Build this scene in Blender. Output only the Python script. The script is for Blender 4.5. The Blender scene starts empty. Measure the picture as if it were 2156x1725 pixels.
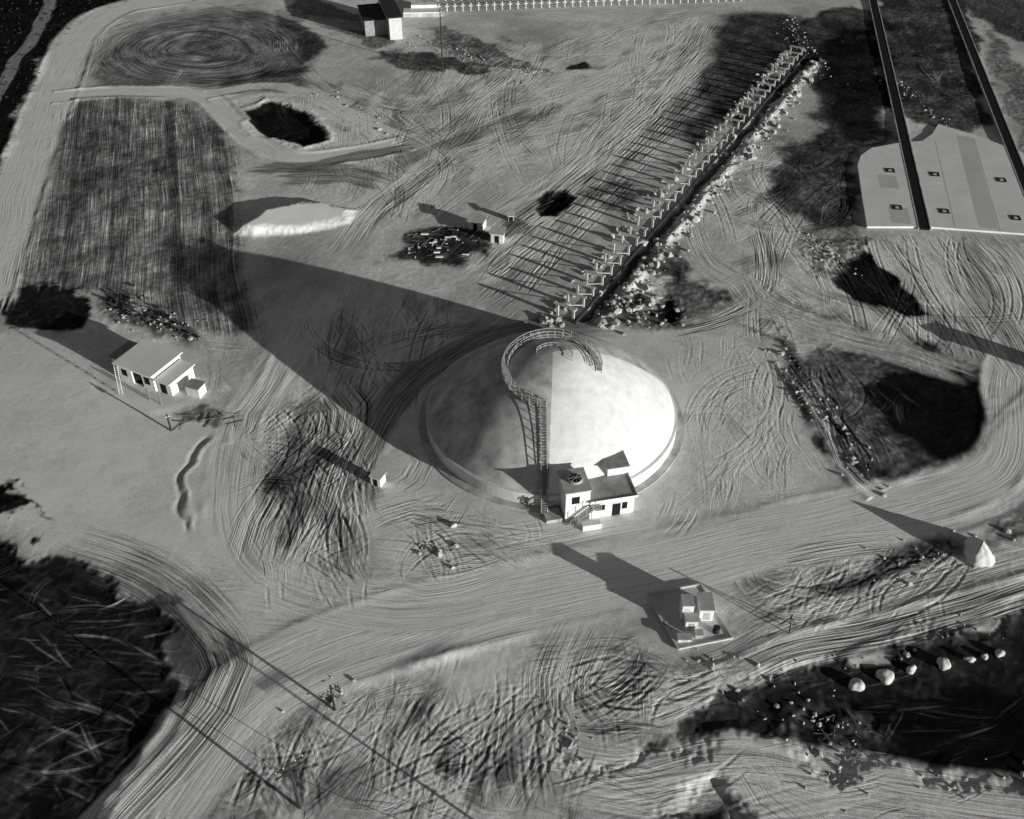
import bpy, math, numpy as np, random
from mathutils import Vector
rng=np.random.default_rng(7); random.seed(7)
# ---------------------------------------------------------------- survey
CH=95.0; CP=math.radians(40); CF=2137.0
sP,cP=math.sin(CP),math.cos(CP)
def g(u,v):
    x=(u-1078)/CF; y=-(v-862)/CF
    t=CH/(sP-y*cP)
    return (x*t, t*(cP+y*sP))
scene=bpy.context.scene
# ---------------------------------------------------------------- grid
ys=[44.0]
while ys[-1]<325: ys.append(ys[-1]+0.13+0.0009*(ys[-1]-44))
Yr=np.array([-4000,-1500,-500,-150,-30,10,30,38,42]+ys+[328,335,350,380,450,600,1000,2000,5000],dtype=np.float64)
NC=1400
Sr=np.concatenate([[-60,-20,-8,-4,-2.4,-1.8,-1.45,-1.28,-1.2],np.linspace(-1.17,1.17,NC),[1.2,1.28,1.45,1.8,2.4,4,8,20,60]])
def hw(y): return 50+np.maximum(np.asarray(y,dtype=float)-50,0)*0.385
HWr=hw(Yr)
GX=(HWr[:,None]*Sr[None,:]).astype(np.float32)
GY=np.repeat(Yr[:,None],len(Sr),1).astype(np.float32)
NR,NCc=GX.shape
def vnoise(x,y,seed):
    r=np.random.default_rng(seed).random((256,256)).astype(np.float32)*2-1
    xi=np.floor(x);yi=np.floor(y)
    fx=(x-xi).astype(np.float32);fy=(y-yi).astype(np.float32)
    xi=xi.astype(np.int64)&255;yi=yi.astype(np.int64)&255
    fx=fx*fx*(3-2*fx);fy=fy*fy*(3-2*fy)
    x1=(xi+1)&255;y1=(yi+1)&255
    a=r[yi,xi];b=r[yi,x1];c=r[y1,xi];d=r[y1,x1]
    return (a+(b-a)*fx)*(1-fy)+(c+(d-c)*fx)*fy
N20=vnoise(GX/22,GY/22,1); N8=vnoise(GX/8+3,GY/8,2); N3=vnoise(GX/3.1,GY/3.1+7,3)
N1=vnoise(GX/1.2,GY/1.2,4); N05=vnoise(GX/0.55,GY/0.55,5)
WX=GX+N8*2.4+N3*1.3+N1*0.5
WY=GY+vnoise(GX/8+40,GY/8+9,6)*2.4+vnoise(GX/3+40,GY/3+9,8)*1.3+N05*0.4
Z=(N20*0.16+N8*0.04+N3*0.010+N1*0.004).astype(np.float32)
A=(0.62*(1+0.20*N20+0.18*N8+0.10*N3)).astype(np.float32)
R=np.full_like(A,0.3)
LU=[np.zeros_like(A) for _ in range(2)];LS=[np.zeros_like(A) for _ in range(2)];LW=[np.zeros_like(A) for _ in range(2)]
HB=0.2; HSC=0.26
def win(x0,x1,y0,y1):
    i0=max(int(np.searchsorted(Yr,y0))-1,0); i1=min(int(np.searchsorted(Yr,y1))+1,NR)
    h0=float(hw(y0));h1=float(hw(y1))
    a=min(x0/h0,x0/h1);b=max(x1/h0,x1/h1)
    j0=max(int(np.searchsorted(Sr,a))-1,0); j1=min(int(np.searchsorted(Sr,b))+1,NCc)
    return i0,max(i1,i0+1),j0,max(j1,j0+1)
def smooth(P,step=4.0,closed=False):
    P=[np.array(p,float) for p in P]
    if len(P)<3 and not closed: 
        return np.array(P)
    n=len(P);out=[]
    rngi=range(n) if closed else range(n-1)
    for i in rngi:
        if closed: p0,p1,p2,p3=P[i-1],P[i],P[(i+1)%n],P[(i+2)%n]
        else: p0,p1,p2,p3=P[max(i-1,0)],P[i],P[i+1],P[min(i+2,n-1)]
        k=max(1,int(np.linalg.norm(p2-p1)/step))
        for q in range(k):
            t=q/k
            out.append(0.5*((2*p1)+(-p0+p2)*t+(2*p0-5*p1+4*p2-p3)*t*t+(-p0+3*p1-3*p2+p3)*t**3))
    if not closed: out.append(P[-1])
    else: out.append(out[0])
    return np.array(out)
def sdist(P,m):
    i0,i1,j0,j1=win(P[:,0].min()-m,P[:,0].max()+m,P[:,1].min()-m,P[:,1].max()+m)
    D=np.full((i1-i0,j1-j0),1e6,np.float32);SG=D.copy();S=np.zeros_like(D);acc=0.0
    n=len(P)-1
    for k,(a,b) in enumerate(zip(P[:-1],P[1:])):
        L=float(np.linalg.norm(b-a))
        if L<1e-6: continue
        k0,k1,l0,l1=win(min(a[0],b[0])-m,max(a[0],b[0])+m,min(a[1],b[1])-m,max(a[1],b[1])+m)
        k0=max(k0,i0);k1=min(k1,i1);l0=max(l0,j0);l1=min(l1,j1)
        if k1<=k0 or l1<=l0: acc+=L; continue
        x=GX[k0:k1,l0:l1]-a[0];y=GY[k0:k1,l0:l1]-a[1]
        ux,uy=(b-a)/L
        t0=x*ux+y*uy
        t=np.clip(t0,0,L)
        d=np.hypot(x-t*ux,y-t*uy);pp=x*uy-y*ux
        v=D[k0-i0:k1-i0,l0-j0:l1-j0]
        q=d<v
        v[q]=d[q]
        sgd=np.where(pp>0,d,-d);ts=t
        if k==0: sgd=np.where(t0<0,pp,sgd);ts=np.minimum(t0,ts)
        if k==n-1: sgd=np.where(t0>L,pp,sgd);ts=np.where(t0>L,t0,ts)
        SG[k0-i0:k1-i0,l0-j0:l1-j0][q]=sgd[q]
        S[k0-i0:k1-i0,l0-j0:l1-j0][q]=(acc+ts)[q]
        acc+=L
    sdist.L=acc
    return (slice(i0,i1),slice(j0,j1)),SG,S
def sst(x): 
    x=np.clip(x,0,1);return x*x*(3-2*x)
TB=rng.random(8192).astype(np.float32)*2-1
def tab(x):
    xi=np.floor(x);f=x-xi;xi=xi.astype(np.int64)&8191
    f=f*f*(3-2*f)
    return TB[xi]*(1-f)+TB[(xi+1)&8191]*f
def PX(l): return [g(*p) for p in l]
def lane(sl,d,s,m,L,wt,over=0.6):
    o=random.uniform(0,400)
    nw=m*wt
    q=(nw>LW[L][sl]*over)&(m>0.04)
    u=d+tab(s/11+o)*0.5+o
    LU[L][sl][q]=u[q];LS[L][sl][q]=(s+o)[q];LW[L][sl][q]=nw[q]
def bundle(px,w,amp=0.05,lam=1.1,alb=None,k=0.6,dark=0.15,berm=0.0,feather=None,world=False,flat=0.0,lw=None,L=0,ends=4.0):
    lam*=0.8
    P=smooth(px if world else PX(px),3.0)
    sl,d,s=sdist(P,w*1.6+2);TL=sdist.L
    wob=N3[sl]*min(0.5,w*0.2)+N8[sl]*min(0.9,w*0.22)
    f=feather or max(0.6,w*0.45)
    m=sst((w-np.abs(d+wob))/f+0.5)
    sw=s+tab(d/0.5+7)*2.5
    m=m*sst(sw/ends)*sst((TL-sw)/ends)
    o=random.random()*5000
    dr=tab(s/14+o)*0.8
    r=tab((d+dr)/lam+o)+0.5*tab((d+dr*1.5)/(lam*0.47)+o*2)
    mod=0.5+0.5*tab(s/9+d/6+o*3)
    if flat: Z[sl]*=(1-flat*m)
    Z[sl]+=m*amp*HB*r*mod
    if alb is not None: A[sl]=A[sl]*(1-k*m)+alb*k*m*(1+0.07*N8[sl]+0.05*N1[sl])
    A[sl]*=1+dark*m*r*mod*0.8
    R[sl]*=(1-0.6*m)
    lane(sl,d,s,m,L,(0.25+amp*8) if lw is None else lw,0.3)
    if flat: LW[1][sl]*=(1-m)
    if berm:
        Z[sl]+=berm*0.6*np.exp(-((np.abs(d)-w-0.6)/0.6)**2)*(0.6+0.7*N3[sl])*((s>0)&(s<TL))
def polymask(px,feather=1.0,warp=1.0,world=False,sm=True):
    P=px if world else PX(px)
    P=smooth(P,5.0,True) if sm else np.array(P+[P[0]],float)
    m=feather+4
    i0,i1,j0,j1=win(P[:,0].min()-m,P[:,0].max()+m,P[:,1].min()-m,P[:,1].max()+m)
    sl=(slice(i0,i1),slice(j0,j1))
    X=GX[sl]*(1-warp)+WX[sl]*warp;Y=GY[sl]*(1-warp)+WY[sl]*warp
    ins=np.zeros(X.shape,bool);D=np.full(X.shape,1e6,np.float32)
    for a,b in zip(P[:-1],P[1:]):
        L=float(np.linalg.norm(b-a))
        if L<1e-6: continue
        if a[1]!=b[1]:
            c=((a[1]>Y)!=(b[1]>Y))&(X<(b[0]-a[0])*(Y-a[1])/(b[1]-a[1])+a[0])
            ins^=c
        ux,uy=(b-a)/L
        t=np.clip((X-a[0])*ux+(Y-a[1])*uy,0,L)
        D=np.minimum(D,np.hypot(X-a[0]-t*ux,Y-a[1]-t*uy))
    sd=np.where(ins,D,-D)
    return sl,sst(sd/feather+0.5),sd
def patch(px,alb,k=1.0,depth=0.0,feather=1.2,warp=1.0,rough=None,mott=0.25,slope=3.0,rim=0.0,lw=None):
    sl,m,sd=polymask(px,feather,warp)
    mo=1+mott*(N8[sl]*0.5+N3[sl]+N1[sl]*0.7+N05[sl]*0.5)
    if alb is not None: A[sl]=A[sl]*(1-k*m)+np.maximum(alb*mo,0.008)*k*m
    if depth: Z[sl]-=depth*sst(sd/slope+0.2)
    if rim: Z[sl]+=rim*np.exp(-((sd+0.8)/0.8)**2)*(0.8+0.6*N3[sl])
    if rough is not None: R[sl]=R[sl]*(1-m)+rough*m
    if lw is not None:
        for L in (0,1): LW[L][sl]*=(1-m*(1-lw))
def scratch(region,n,ang,spread,L=(12,35),amp=0.07,curv=0.03,dark=0.2,light=0.0,wd=(0.6,2.4),lw=None,rut=0.35):
    pts=PX(region);xs=[p[0] for p in pts];yy=[p[1] for p in pts]
    ph1,ph2,ph3=random.random()*6,random.random()*6,random.random()*6
    if lw is None: lw=0.25+amp*6
    def inside(x,y):
        c=False
        for (a,b),(e,f) in zip(pts,pts[1:]+pts[:1]):
            if (b>y)!=(f>y) and x<(e-a)*(y-b)/(f-b)+a: c=not c
        return c
    base=ph3 if ang is None else math.atan2(g(*ang[1])[1]-g(*ang[0])[1],g(*ang[1])[0]-g(*ang[0])[0])
    if ang is None: spread=max(spread,1.2)
    for _ in range(n):
        for _t in range(60):
            x=random.uniform(min(xs),max(xs));y=random.uniform(min(yy),max(yy))
            if inside(x,y): break
        fl=random.random()<0.45
        th=base+(random.gauss(0,spread*1.6) if fl else spread*1.3*math.sin(x/15+ph1)*math.cos(y/12+ph2)+random.gauss(0,spread*0.35))
        c=random.gauss(0,curv*1.5) if fl else curv*1.4*math.sin(x/19+ph2+ph3)+random.gauss(0,curv*0.5)
        if random.random()<0.5: th+=math.pi
        ll=random.uniform(*L);P=[(x,y)]
        st=1.6 if curv>0.04 else 2.2
        for q in range(int(ll/st)):
            th+=c*st;x+=math.cos(th)*st;y+=math.sin(th)*st
            if not inside(x,y) and q>2: break
            P.append((x,y))
        if len(P)<3: continue
        P=np.array(P)
        wid=random.uniform(*wd)
        sl,d,s=sdist(P,wid+0.9)
        if 0 in d.shape: continue
        Lt=sdist.L
        s1=s+tab(d/0.35+x)*1.5
        env=sst(s1/3)*sst((Lt-s1)/3)*(0.75+0.4*tab(s/5+x))
        m=env*sst((wid-np.abs(d))/0.5+0.3)
        lane(sl,d,s,m,random.choice((0,1)),lw*random.uniform(0.4,1.3),0.5)
        tone=random.gauss(0,dark*0.55)
        A[sl]*=1+np.clip(m,0,1)*tone
        if random.random()<rut:
            a=amp*HSC*random.uniform(0.4,1.5)
            e=np.abs(np.abs(d)-0.85)
            h=(-np.exp(-(e/0.17)**2)+0.5*np.exp(-((e-0.34)/0.16)**2))*env
            Z[sl]+=a*h
            A[sl]*=1+dark*h*1.2
        if light and random.random()<0.5: A[sl]+=light*np.clip(m,0,1)*np.maximum(tab(d/0.24+x)-0.1,0)*random.random()
# ============================================================ terrain description
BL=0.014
patch([(-200,480),(0,395),(65,190),(150,60),(300,-20),(300,-160),(-300,-160)],BL,feather=2,rough=1)
bundle([(-60,300),(20,150),(85,50),(120,-40)],1.6,alb=0.35,k=0.8,amp=0.05)
patch([(205,175),(190,125),(280,55),(430,15),(600,30),(665,110),(650,180),(520,190),(350,185)],0.15,k=0.87,feather=5,rough=0.6,mott=0.4)
FIELD=[(150,225),(355,212),(435,250),(498,325),(512,480),(552,700),(470,700),(330,655),(200,615),(20,600),(60,480),(105,390)]
patch(FIELD,0.23,k=0.95,feather=3,warp=0.6,rough=0.6,mott=0.35)
patch([(150,225),(355,212),(435,250),(400,400),(200,440),(110,400)],0.11,k=0.55,feather=14,mott=0.4)
patch([(600,20),(640,30),(670,110),(640,140),(610,90)],0.05,k=0.9,feather=2,rough=1)
patch([(640,0),(760,30),(830,90),(790,100),(700,60),(620,20)],0.1,k=0.8,feather=2,rough=1)  # building's cast shadow painted into the ground tone
patch([(800,110),(860,100),(960,120),(1010,140),(960,160),(850,140)],0.04,k=0.9,feather=3,warp=1.8,rough=1,mott=1.2)
patch([(900,60),(1000,70),(1080,120),(1150,165),(1050,150),(950,110)],0.10,k=0.75,feather=3,warp=1.8,rough=1,mott=1.2)
patch([(1180,130),(1230,128),(1290,150),(1220,158)],0.03,feather=2,warp=1.8)
patch([(1440,290),(1470,200),(1500,60),(1560,30),(1680,40),(1690,110),(1640,170),(1560,260),(1480,320)],0.032,k=0.93,feather=6,rough=0.8,mott=1.2)
patch([(1210,400),(1260,370),(1330,380),(1370,420),(1330,450),(1250,430)],0.07,k=0.8,feather=4,rough=1,mott=0.8)
patch([(1650,60),(1740,20),(1840,20),(1880,180),(1890,290),(1830,320),(1790,360),(1800,480),(1720,490),(1650,440),(1620,380),(1650,290),(1720,250),(1700,150)],0.045,k=0.94,feather=4,warp=1.4,rough=0.7,mott=1.1)
patch([(1720,80),(1850,60),(1880,290),(1800,300),(1740,200)],0.012,k=0.94,feather=4,warp=1.4,rough=0.6,mott=0.5)
patch([(1840,-60),(1990,-60),(2060,80),(2070,250),(1990,270),(1930,250),(1880,200)],0.03,k=0.93,feather=2,rough=1,mott=1.5)
patch([(2010,-60),(2300,-60),(2300,140),(2130,80),(2060,40)],0.03,k=0.9,feather=2,rough=1,mott=0.8)
patch([(2080,60),(2200,200),(2300,400),(2170,330),(2110,200)],0.12,k=0.7,feather=2,rough=1,mott=0.8)
patch([(1380,540),(1440,470),(1460,560),(1540,610),(1560,650),(1480,660),(1460,610)],0.06,k=0.88,feather=3,warp=1.6,rough=1,mott=1.2)
patch([(1290,590),(1370,540),(1430,560),(1500,640),(1460,680),(1330,690),(1240,680)],0.08,k=0.85,feather=3,warp=1.6,rough=1,mott=1.3)
patch([(1365,640),(1410,625),(1450,645),(1420,668),(1380,665)],0.01,feather=1,depth=0.7)
patch([(1320,580),(1400,575),(1420,600),(1380,630),(1350,640)],0.75,feather=1)
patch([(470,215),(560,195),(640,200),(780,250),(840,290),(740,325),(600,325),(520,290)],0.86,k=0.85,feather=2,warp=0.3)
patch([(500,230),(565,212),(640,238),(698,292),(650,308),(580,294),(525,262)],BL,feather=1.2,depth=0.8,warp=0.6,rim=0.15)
# sun-facing spoil bank
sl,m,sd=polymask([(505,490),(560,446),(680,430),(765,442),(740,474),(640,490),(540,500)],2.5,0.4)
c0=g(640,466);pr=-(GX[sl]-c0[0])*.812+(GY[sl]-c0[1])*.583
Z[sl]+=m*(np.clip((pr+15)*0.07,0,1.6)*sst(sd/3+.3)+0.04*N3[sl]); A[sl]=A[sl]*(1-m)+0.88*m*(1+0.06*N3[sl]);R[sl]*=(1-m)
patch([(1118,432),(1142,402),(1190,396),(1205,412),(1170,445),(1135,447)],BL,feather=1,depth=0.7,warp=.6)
patch([(820,525),(850,480),(905,462),(985,470),(1040,500),(1010,545),(940,552),(860,548)],0.03,k=0.95,feather=2.5,warp=1.6,rough=1,mott=1.6)
patch([(1060,460),(1120,470),(1090,500),(1050,520)],0.1,k=0.8,feather=1.5,rough=1,mott=0.6)
patch([(5,640),(60,605),(150,610),(200,640),(190,680),(100,690),(30,670)],0.02,feather=1.5,rough=1)  # far end of the house shadow, blackened into the ground tone
patch([(205,620),(280,600),(300,640),(420,690),(440,730),(330,700),(240,660)],0.12,k=0.8,feather=2,rough=1,mott=1.2)
patch([(1745,555),(1800,520),(1850,545),(1945,655),(1900,668),(1790,625)],0.012,feather=1.0,warp=.6,depth=0.3)
patch([(1690,500),(1780,490),(1830,540),(1760,590),(1720,560)],0.2,k=0.8,feather=3,warp=1.5,rough=1,mott=1.4)
# right hand dark ground
patch([(1640,760),(1760,740),(1950,740),(2040,790),(2110,900),(2085,975),(1960,1010),(1840,1010),(1760,930)],0.07,k=0.92,feather=3,warp=1.3,rough=0.8,mott=1.2)
patch([(1830,830),(1850,790),(1920,765),(2020,785),(2095,890),(2090,965),(1990,985),(1930,950),(1860,900)],0.009,k=0.98,feather=1.5,warp=1.1,rough=0.6)
patch([(1590,700),(1650,720),(1720,830),(1800,900),(1860,1030),(1810,1040),(1740,960),(1670,830)],0.03,k=0.94,feather=3,warp=1.5,rough=1,mott=1.6)
patch([(1590,640),(1700,650),(1900,730),(2000,760),(1760,745)],0.14,k=0.7,feather=5,rough=1,mott=0.8)
# lower left dark ground
patch([(-300,1100),(0,1150),(180,1190),(300,1240),(375,1330),(393,1420),(345,1530),(260,1640),(170,1780),(-200,1900),(-400,1500)],0.012,k=0.985,feather=1.5,rough=0.8,mott=1.4,depth=0.25,slope=2)
patch([(0,1560),(180,1500),(300,1560),(160,1720),(0,1740)],0.05,k=0.5,feather=6,rough=1,mott=1.7)
patch([(300,1235),(390,1260),(470,1350),(488,1410),(400,1560),(280,1700),(190,1780),(170,1760),(345,1530),(395,1420),(370,1320)],0.06,k=0.9,feather=1.2,rough=0.6)
# ruts area left of dome
patch([(600,870),(680,840),(725,880),(700,960),(640,1060),(580,1090),(540,1060),(560,980)],0.18,k=0.75,feather=4,rough=0.4,mott=0.9)
patch([(520,1180),(600,1060),(680,1050),(640,1140),(560,1200)],0.28,k=0.6,feather=4,rough=0.4,mott=0.9)
patch([(640,1310),(750,1295),(760,1320),(650,1345)],0.15,k=0.6,feather=2,rough=.5)
# lower right rough dark ground
patch([(1175,1580),(1180,1545),(1290,1575),(1400,1555),(1480,1490),(1560,1450),(1680,1400),(1850,1355),(2000,1320),(2350,1240),(2350,1400),(2350,1660),(2100,1645),(1900,1630),(1760,1622),(1640,1560),(1500,1590),(1350,1600)],0.016,k=0.97,feather=1.6,warp=1.2,depth=0.35,rough=0.9,slope=3,mott=1.3)
patch([(1700,1500),(1850,1460),(2350,1400),(2400,1650),(2100,1630),(1900,1615),(1760,1610)],0.008,k=0.98,feather=2.5,rough=0.4)
patch([(1180,1548),(1230,1530),(1260,1560),(1240,1590),(1190,1585)],0.75,k=0.7,feather=1.2,mott=0.8,rough=0.8)
patch([(1680,1520),(1760,1500),(1900,1490),(1880,1600),(1740,1610),(1690,1580)],0.06,k=0.75,feather=4,warp=1.5,rough=1,mott=2.0)
patch([(1330,1760),(1360,1690),(1400,1640),(1510,1635),(1560,1700),(1560,1780)],0.015,feather=1.2,depth=0.5,rough=1)
patch([(1840,1210),(1960,1150),(2100,1150),(2200,1190),(2100,1240),(1920,1290),(1780,1300)],0.045,k=0.88,feather=4,warp=1.5,rough=1,mott=1.5)
patch([(1440,1300),(1600,1330),(1780,1320),(1700,1380),(1500,1420),(1420,1400)],0.24,k=0.6,feather=4,rough=1,mott=1.3)
patch([(2080,1060),(2300,1000),(2300,1120),(2090,1130)],0.08,k=0.75,feather=3,rough=1,mott=0.9)
# low bank south of the road
patch([(380,1800),(470,1560),(560,1470),(700,1430),(860,1390),(1060,1352),(1200,1345),(1260,1450),(1240,1620),(1150,1800)],0.70,k=0.7,feather=3,rough=0.25,mott=0.3)
sl,d,s=sdist(smooth(PX([(455,1600),(490,1530),(560,1466),(640,1440),(700,1426),(860,1384),(1060,1346)])),5)
Z[sl]+=0.38*np.exp(-(np.maximum(np.abs(d+0.4*N3[sl])-0.5,0)/1.1)**2)*(0.85+0.25*N3[sl])*sst(s/5)*sst((sdist.L-s)/9)
patch([(420,1700),(520,1520),(620,1500),(700,1560),(640,1700),(500,1760)],0.3,k=0.6,feather=5,rough=0.4,mott=0.9)
patch([(620,1480),(700,1440),(740,1450),(720,1475),(640,1490)],0.04,k=0.9,feather=1)
patch([(860,1500),(1000,1500),(1040,1600),(1000,1720),(860,1700)],0.44,k=0.5,feather=6,rough=0.3,mott=0.7)
patch([(680,1530),(780,1510),(800,1600),(720,1660)],0.82,k=0.6,feather=4,mott=0.3)
# left sandy plain and tank apron
patch([(-200,700),(60,700),(200,800),(380,860),(520,860),(500,960),(480,1200),(300,1190),(0,1120),(-200,1080)],0.86,k=0.92,feather=4,rough=0.1,mott=0.08)
patch([(-80,1020),(20,1035),(60,1065),(105,1110),(50,1112),(-80,1100)],0.015,feather=1,warp=1.6,rough=1,mott=1)
patch([(430,1180),(520,1230),(620,1260),(560,1400),(480,1420),(440,1300)],0.84,k=0.7,feather=4,rough=0.1,mott=0.06)
patch([(360,860),(420,850),(500,880),(440,890),(380,880)],0.12,k=0.8,feather=1.2,rough=1)
patch([(760,960),(830,850),(960,740),(1150,690),(1400,700),(1600,720),(1700,900),(1720,1030),(1500,1090),(1200,1130),(900,1200),(780,1120)],0.80,k=0.8,feather=4,rough=0.12,mott=0.10)
# ------------------------------------------------------------ vehicle tracks (worked ground)
scratch([(690,190),(1100,90),(1480,30),(1400,200),(1150,380),(900,470),(700,480),(760,320)],260,((850,400),(1250,120)),0.35,L=(25,70),amp=0.09,curv=0.012,dark=0.3)
scratch([(520,200),(760,180),(950,330),(850,480),(640,420)],40,((600,220),(900,380)),0.3,L=(15,50),amp=0.07,curv=0.02,dark=0.2)
scratch([(950,580),(1200,360),(1480,60),(1520,180),(1300,420),(1100,620)],150,((1000,560),(1350,220)),0.06,L=(25,70),amp=0.12,curv=0.003,dark=0.35)
scratch([(1420,700),(1620,720),(1720,1030),(1400,1110),(1440,900)],120,((1440,700),(1560,980)),0.4,amp=0.08,curv=0.04,dark=0.12,wd=(.3,1.2))
scratch([(540,850),(800,850),(760,1250),(560,1250),(520,1050)],190,((600,1200),(720,900)),0.35,L=(8,26),amp=0.15,dark=0.5,curv=0.05,rut=0.4)
scratch([(780,1040),(1200,1120),(1150,1250),(780,1250)],100,((800,1120),(1100,1130)),0.6,amp=0.09,curv=0.09,L=(8,24),dark=0.25,wd=(.3,1.2))
scratch([(620,640),(900,620),(1060,680),(860,830),(700,860)],80,((700,850),(850,640)),0.2,amp=0.09,dark=0.4)
scratch([(200,60),(400,10),(680,60),(660,190),(200,190)],50,((250,150),(600,60)),0.6,amp=0.1,curv=0.07,dark=0.4)
scratch([(1620,480),(2160,500),(2160,780),(1900,740),(1600,660)],150,((1700,500),(2000,720)),0.25,amp=0.12,curv=0.02,dark=0.35,L=(20,50))
scratch([(1500,300),(1760,300),(1790,480),(1560,600),(1480,480)],80,((1650,450),(1790,360)),0.5,amp=0.11,curv=0.04,dark=0.5,light=0.15)
scratch([(1650,760),(1900,760),(1900,990),(1800,1000)],90,((1700,850),(1850,930)),0.5,amp=0.14,curv=0.05,dark=0.5,light=0.35,L=(5,18),wd=(.2,1.0))
scratch([(430,1720),(560,1480),(1150,1380),(1250,1560),(1200,1725)],300,((600,1700),(800,1480)),0.6,L=(8,32),amp=0.08,curv=0.05,dark=0.28,wd=(.2,1.1),rut=0.25)
scratch([(450,1720),(560,1520),(700,1500),(660,1725)],80,((600,1700),(620,1480)),0.5,L=(6,16),amp=0.13,curv=0.07,dark=0.5,wd=(.3,1.1))
scratch([(850,1500),(1030,1500),(1040,1720),(860,1720)],70,((900,1700),(980,1500)),0.5,L=(6,18),amp=0.12,curv=0.06,dark=0.45,wd=(.3,1.1))
scratch([(1550,1180),(1900,1140),(2100,1160),(1900,1300),(1600,1320)],120,((1560,1300),(1900,1160)),0.35,amp=0.12,curv=0.05,dark=0.4)
scratch([(1200,1580),(1650,1600),(2100,1680),(2100,1725),(1250,1725)],70,((1250,1650),(1600,1640)),0.3,amp=0.08,dark=0.25,wd=(.3,1.5))
scratch([(0,1180),(300,1240),(380,1400),(200,1700),(0,1725)],620,((50,1300),(300,1280)),0.4,L=(2,9),amp=0.2,curv=0.05,dark=0.9,light=0.8,wd=(.1,.4),rut=0,lw=1.3)
scratch([(1150,1360),(1400,1380),(1560,1420),(1400,1540),(1200,1540)],110,((1200,1380),(1500,1480)),0.5,amp=0.14,curv=0.06,L=(6,18),dark=0.45)
scratch([(1560,1450),(2100,1350),(2156,1640),(1700,1600)],50,((1600,1450),(2100,1350)),0.4,L=(4,14),amp=0.1,dark=0.5,light=0.2,wd=(.2,.8),rut=0)
scratch([(1840,0),(1990,0),(2060,250),(1930,250)],60,((1870,50),(1960,240)),0.3,L=(5,20),amp=0.1,dark=0.5,light=0.35,wd=(.3,1),rut=0)
scratch([(0,620),(560,700),(520,860),(0,700)],24,None,0,amp=0.02)
scratch([(1560,560),(1700,600),(1650,760),(1560,720)],50,None,0,amp=0.10,dark=0.4)
scratch([(150,1100),(480,1180),(900,1290),(560,1420),(420,1250)],40,((300,1180),(800,1290)),0.3,amp=0.02,dark=0.1,L=(15,45),wd=(.4,1.2))
patch([(930,1400),(1060,1380),(1130,1430),(1040,1490),(960,1470)],0.82,k=0.8,feather=4,mott=0.1,lw=0.15)
# ------------------------------------------------------------ roads
bundle([(520,-60),(400,-10),(250,18),(165,75),(125,170),(75,290),(35,400),(-5,520),(-60,660)],5.0,alb=0.88,k=0.95,amp=0.02,berm=0.22,lam=1.6,dark=0.05,flat=.7)
bundle([(110,205),(250,193),(420,200),(480,245),(540,300),(620,335),(740,325),(860,300)],2.8,alb=0.88,k=0.95,amp=0.02,berm=0.2,dark=0.05,flat=.7)
bundle([(430,200),(560,180),(640,195),(740,240),(850,292)],2.0,alb=0.86,k=0.8,amp=0.02,berm=0.14,dark=0.06)
bundle([(520,360),(640,350),(780,325),(880,310)],2.2,alb=0.14,k=0.8,amp=0.06,dark=0.2)
bundle([(580,370),(700,366),(760,375),(820,390)],4,amp=0.12,alb=0.16,k=0.7)
bundle([(500,-10),(640,40),(860,60),(1000,30),(1500,25)],3,alb=0.6,k=0.5,amp=0.04)
bundle([(2300,800),(2190,905),(2090,1010),(1950,1065),(1750,1105),(1500,1165),(1250,1222),(1000,1275),(800,1335),(650,1392),(530,1462),(440,1560),(340,1700),(280,1800)],5.0,alb=0.87,k=0.97,amp=0.02,berm=0.10,lam=0.7,dark=0.08,flat=0.85,lw=0.35)
bundle([(2156,700),(2120,800),(2130,900),(2090,985),(1990,1040),(1880,1065)],3.2,alb=0.86,k=0.9,amp=0.04,berm=0.12,lw=0.4)
bundle([(1950,490),(2040,560),(2100,660),(2150,740),(2200,800)],4.5,alb=0.68,k=0.7,amp=0.08,lam=1.3)
bundle([(2030,490),(2060,600),(2120,700),(2170,780)],2,alb=0.22,k=0.5,amp=0.1,lam=1.2)
bundle([(1600,480),(1615,560),(1590,620),(1520,670),(1410,695)],2.2,alb=0.5,k=0.6,amp=0.18,lam=1.2,dark=0.5)
bundle([(1460,400),(1450,470),(1490,560),(1560,600),(1600,640),(1750,700),(1900,740),(2040,790)],3.0,alb=0.68,k=0.7,amp=0.07,lam=1.2)
bundle([(1640,200),(1560,310),(1470,400),(1440,450)],2.0,alb=0.86,k=0.6,amp=0.12,lam=1.6)
bundle([(1330,690),(1150,690),(1020,720),(900,775),(820,855),(765,950),(748,1040),(775,1110)],2.6,alb=0.15,k=0.78,amp=0.06,lam=0.9,dark=0.25,ends=9)
bundle([(700,590),(640,700),(570,800),(520,900),(500,1000),(500,1100),(560,1200),(700,1265),(900,1275),(1100,1230)],3.6,alb=0.82,k=0.8,amp=0.05,lam=0.9,berm=0.06,lw=0.45,ends=12)
bundle([(620,1240),(650,1130),(700,1030),(760,930),(850,800),(1000,700),(1100,630)],3.0,alb=0.42,k=0.4,amp=0.10,lam=1.0,dark=0.3,L=1,ends=12)
bundle([(690,820),(720,860),(715,910),(670,960),(600,1010)],4.0,alb=0.22,k=0.4,amp=0.18,lam=1.3,dark=0.5)
bundle([(600,1030),(560,1100),(540,1180)],4.0,amp=0.12,lam=1.2,dark=0.35,L=1)
bundle([(760,880),(700,990),(650,1120),(620,1220)],2.6,amp=0.18,lam=1.2,dark=0.45,L=1,ends=8)
bundle([(850,930),(890,970),(870,1010),(840,1030)],2.0,amp=0.10,lam=1.0,dark=0.2)
bundle([(780,1110),(870,1075),(940,1090),(960,1060)],2.2,amp=0.10,lam=1.0,dark=0.2)
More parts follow.
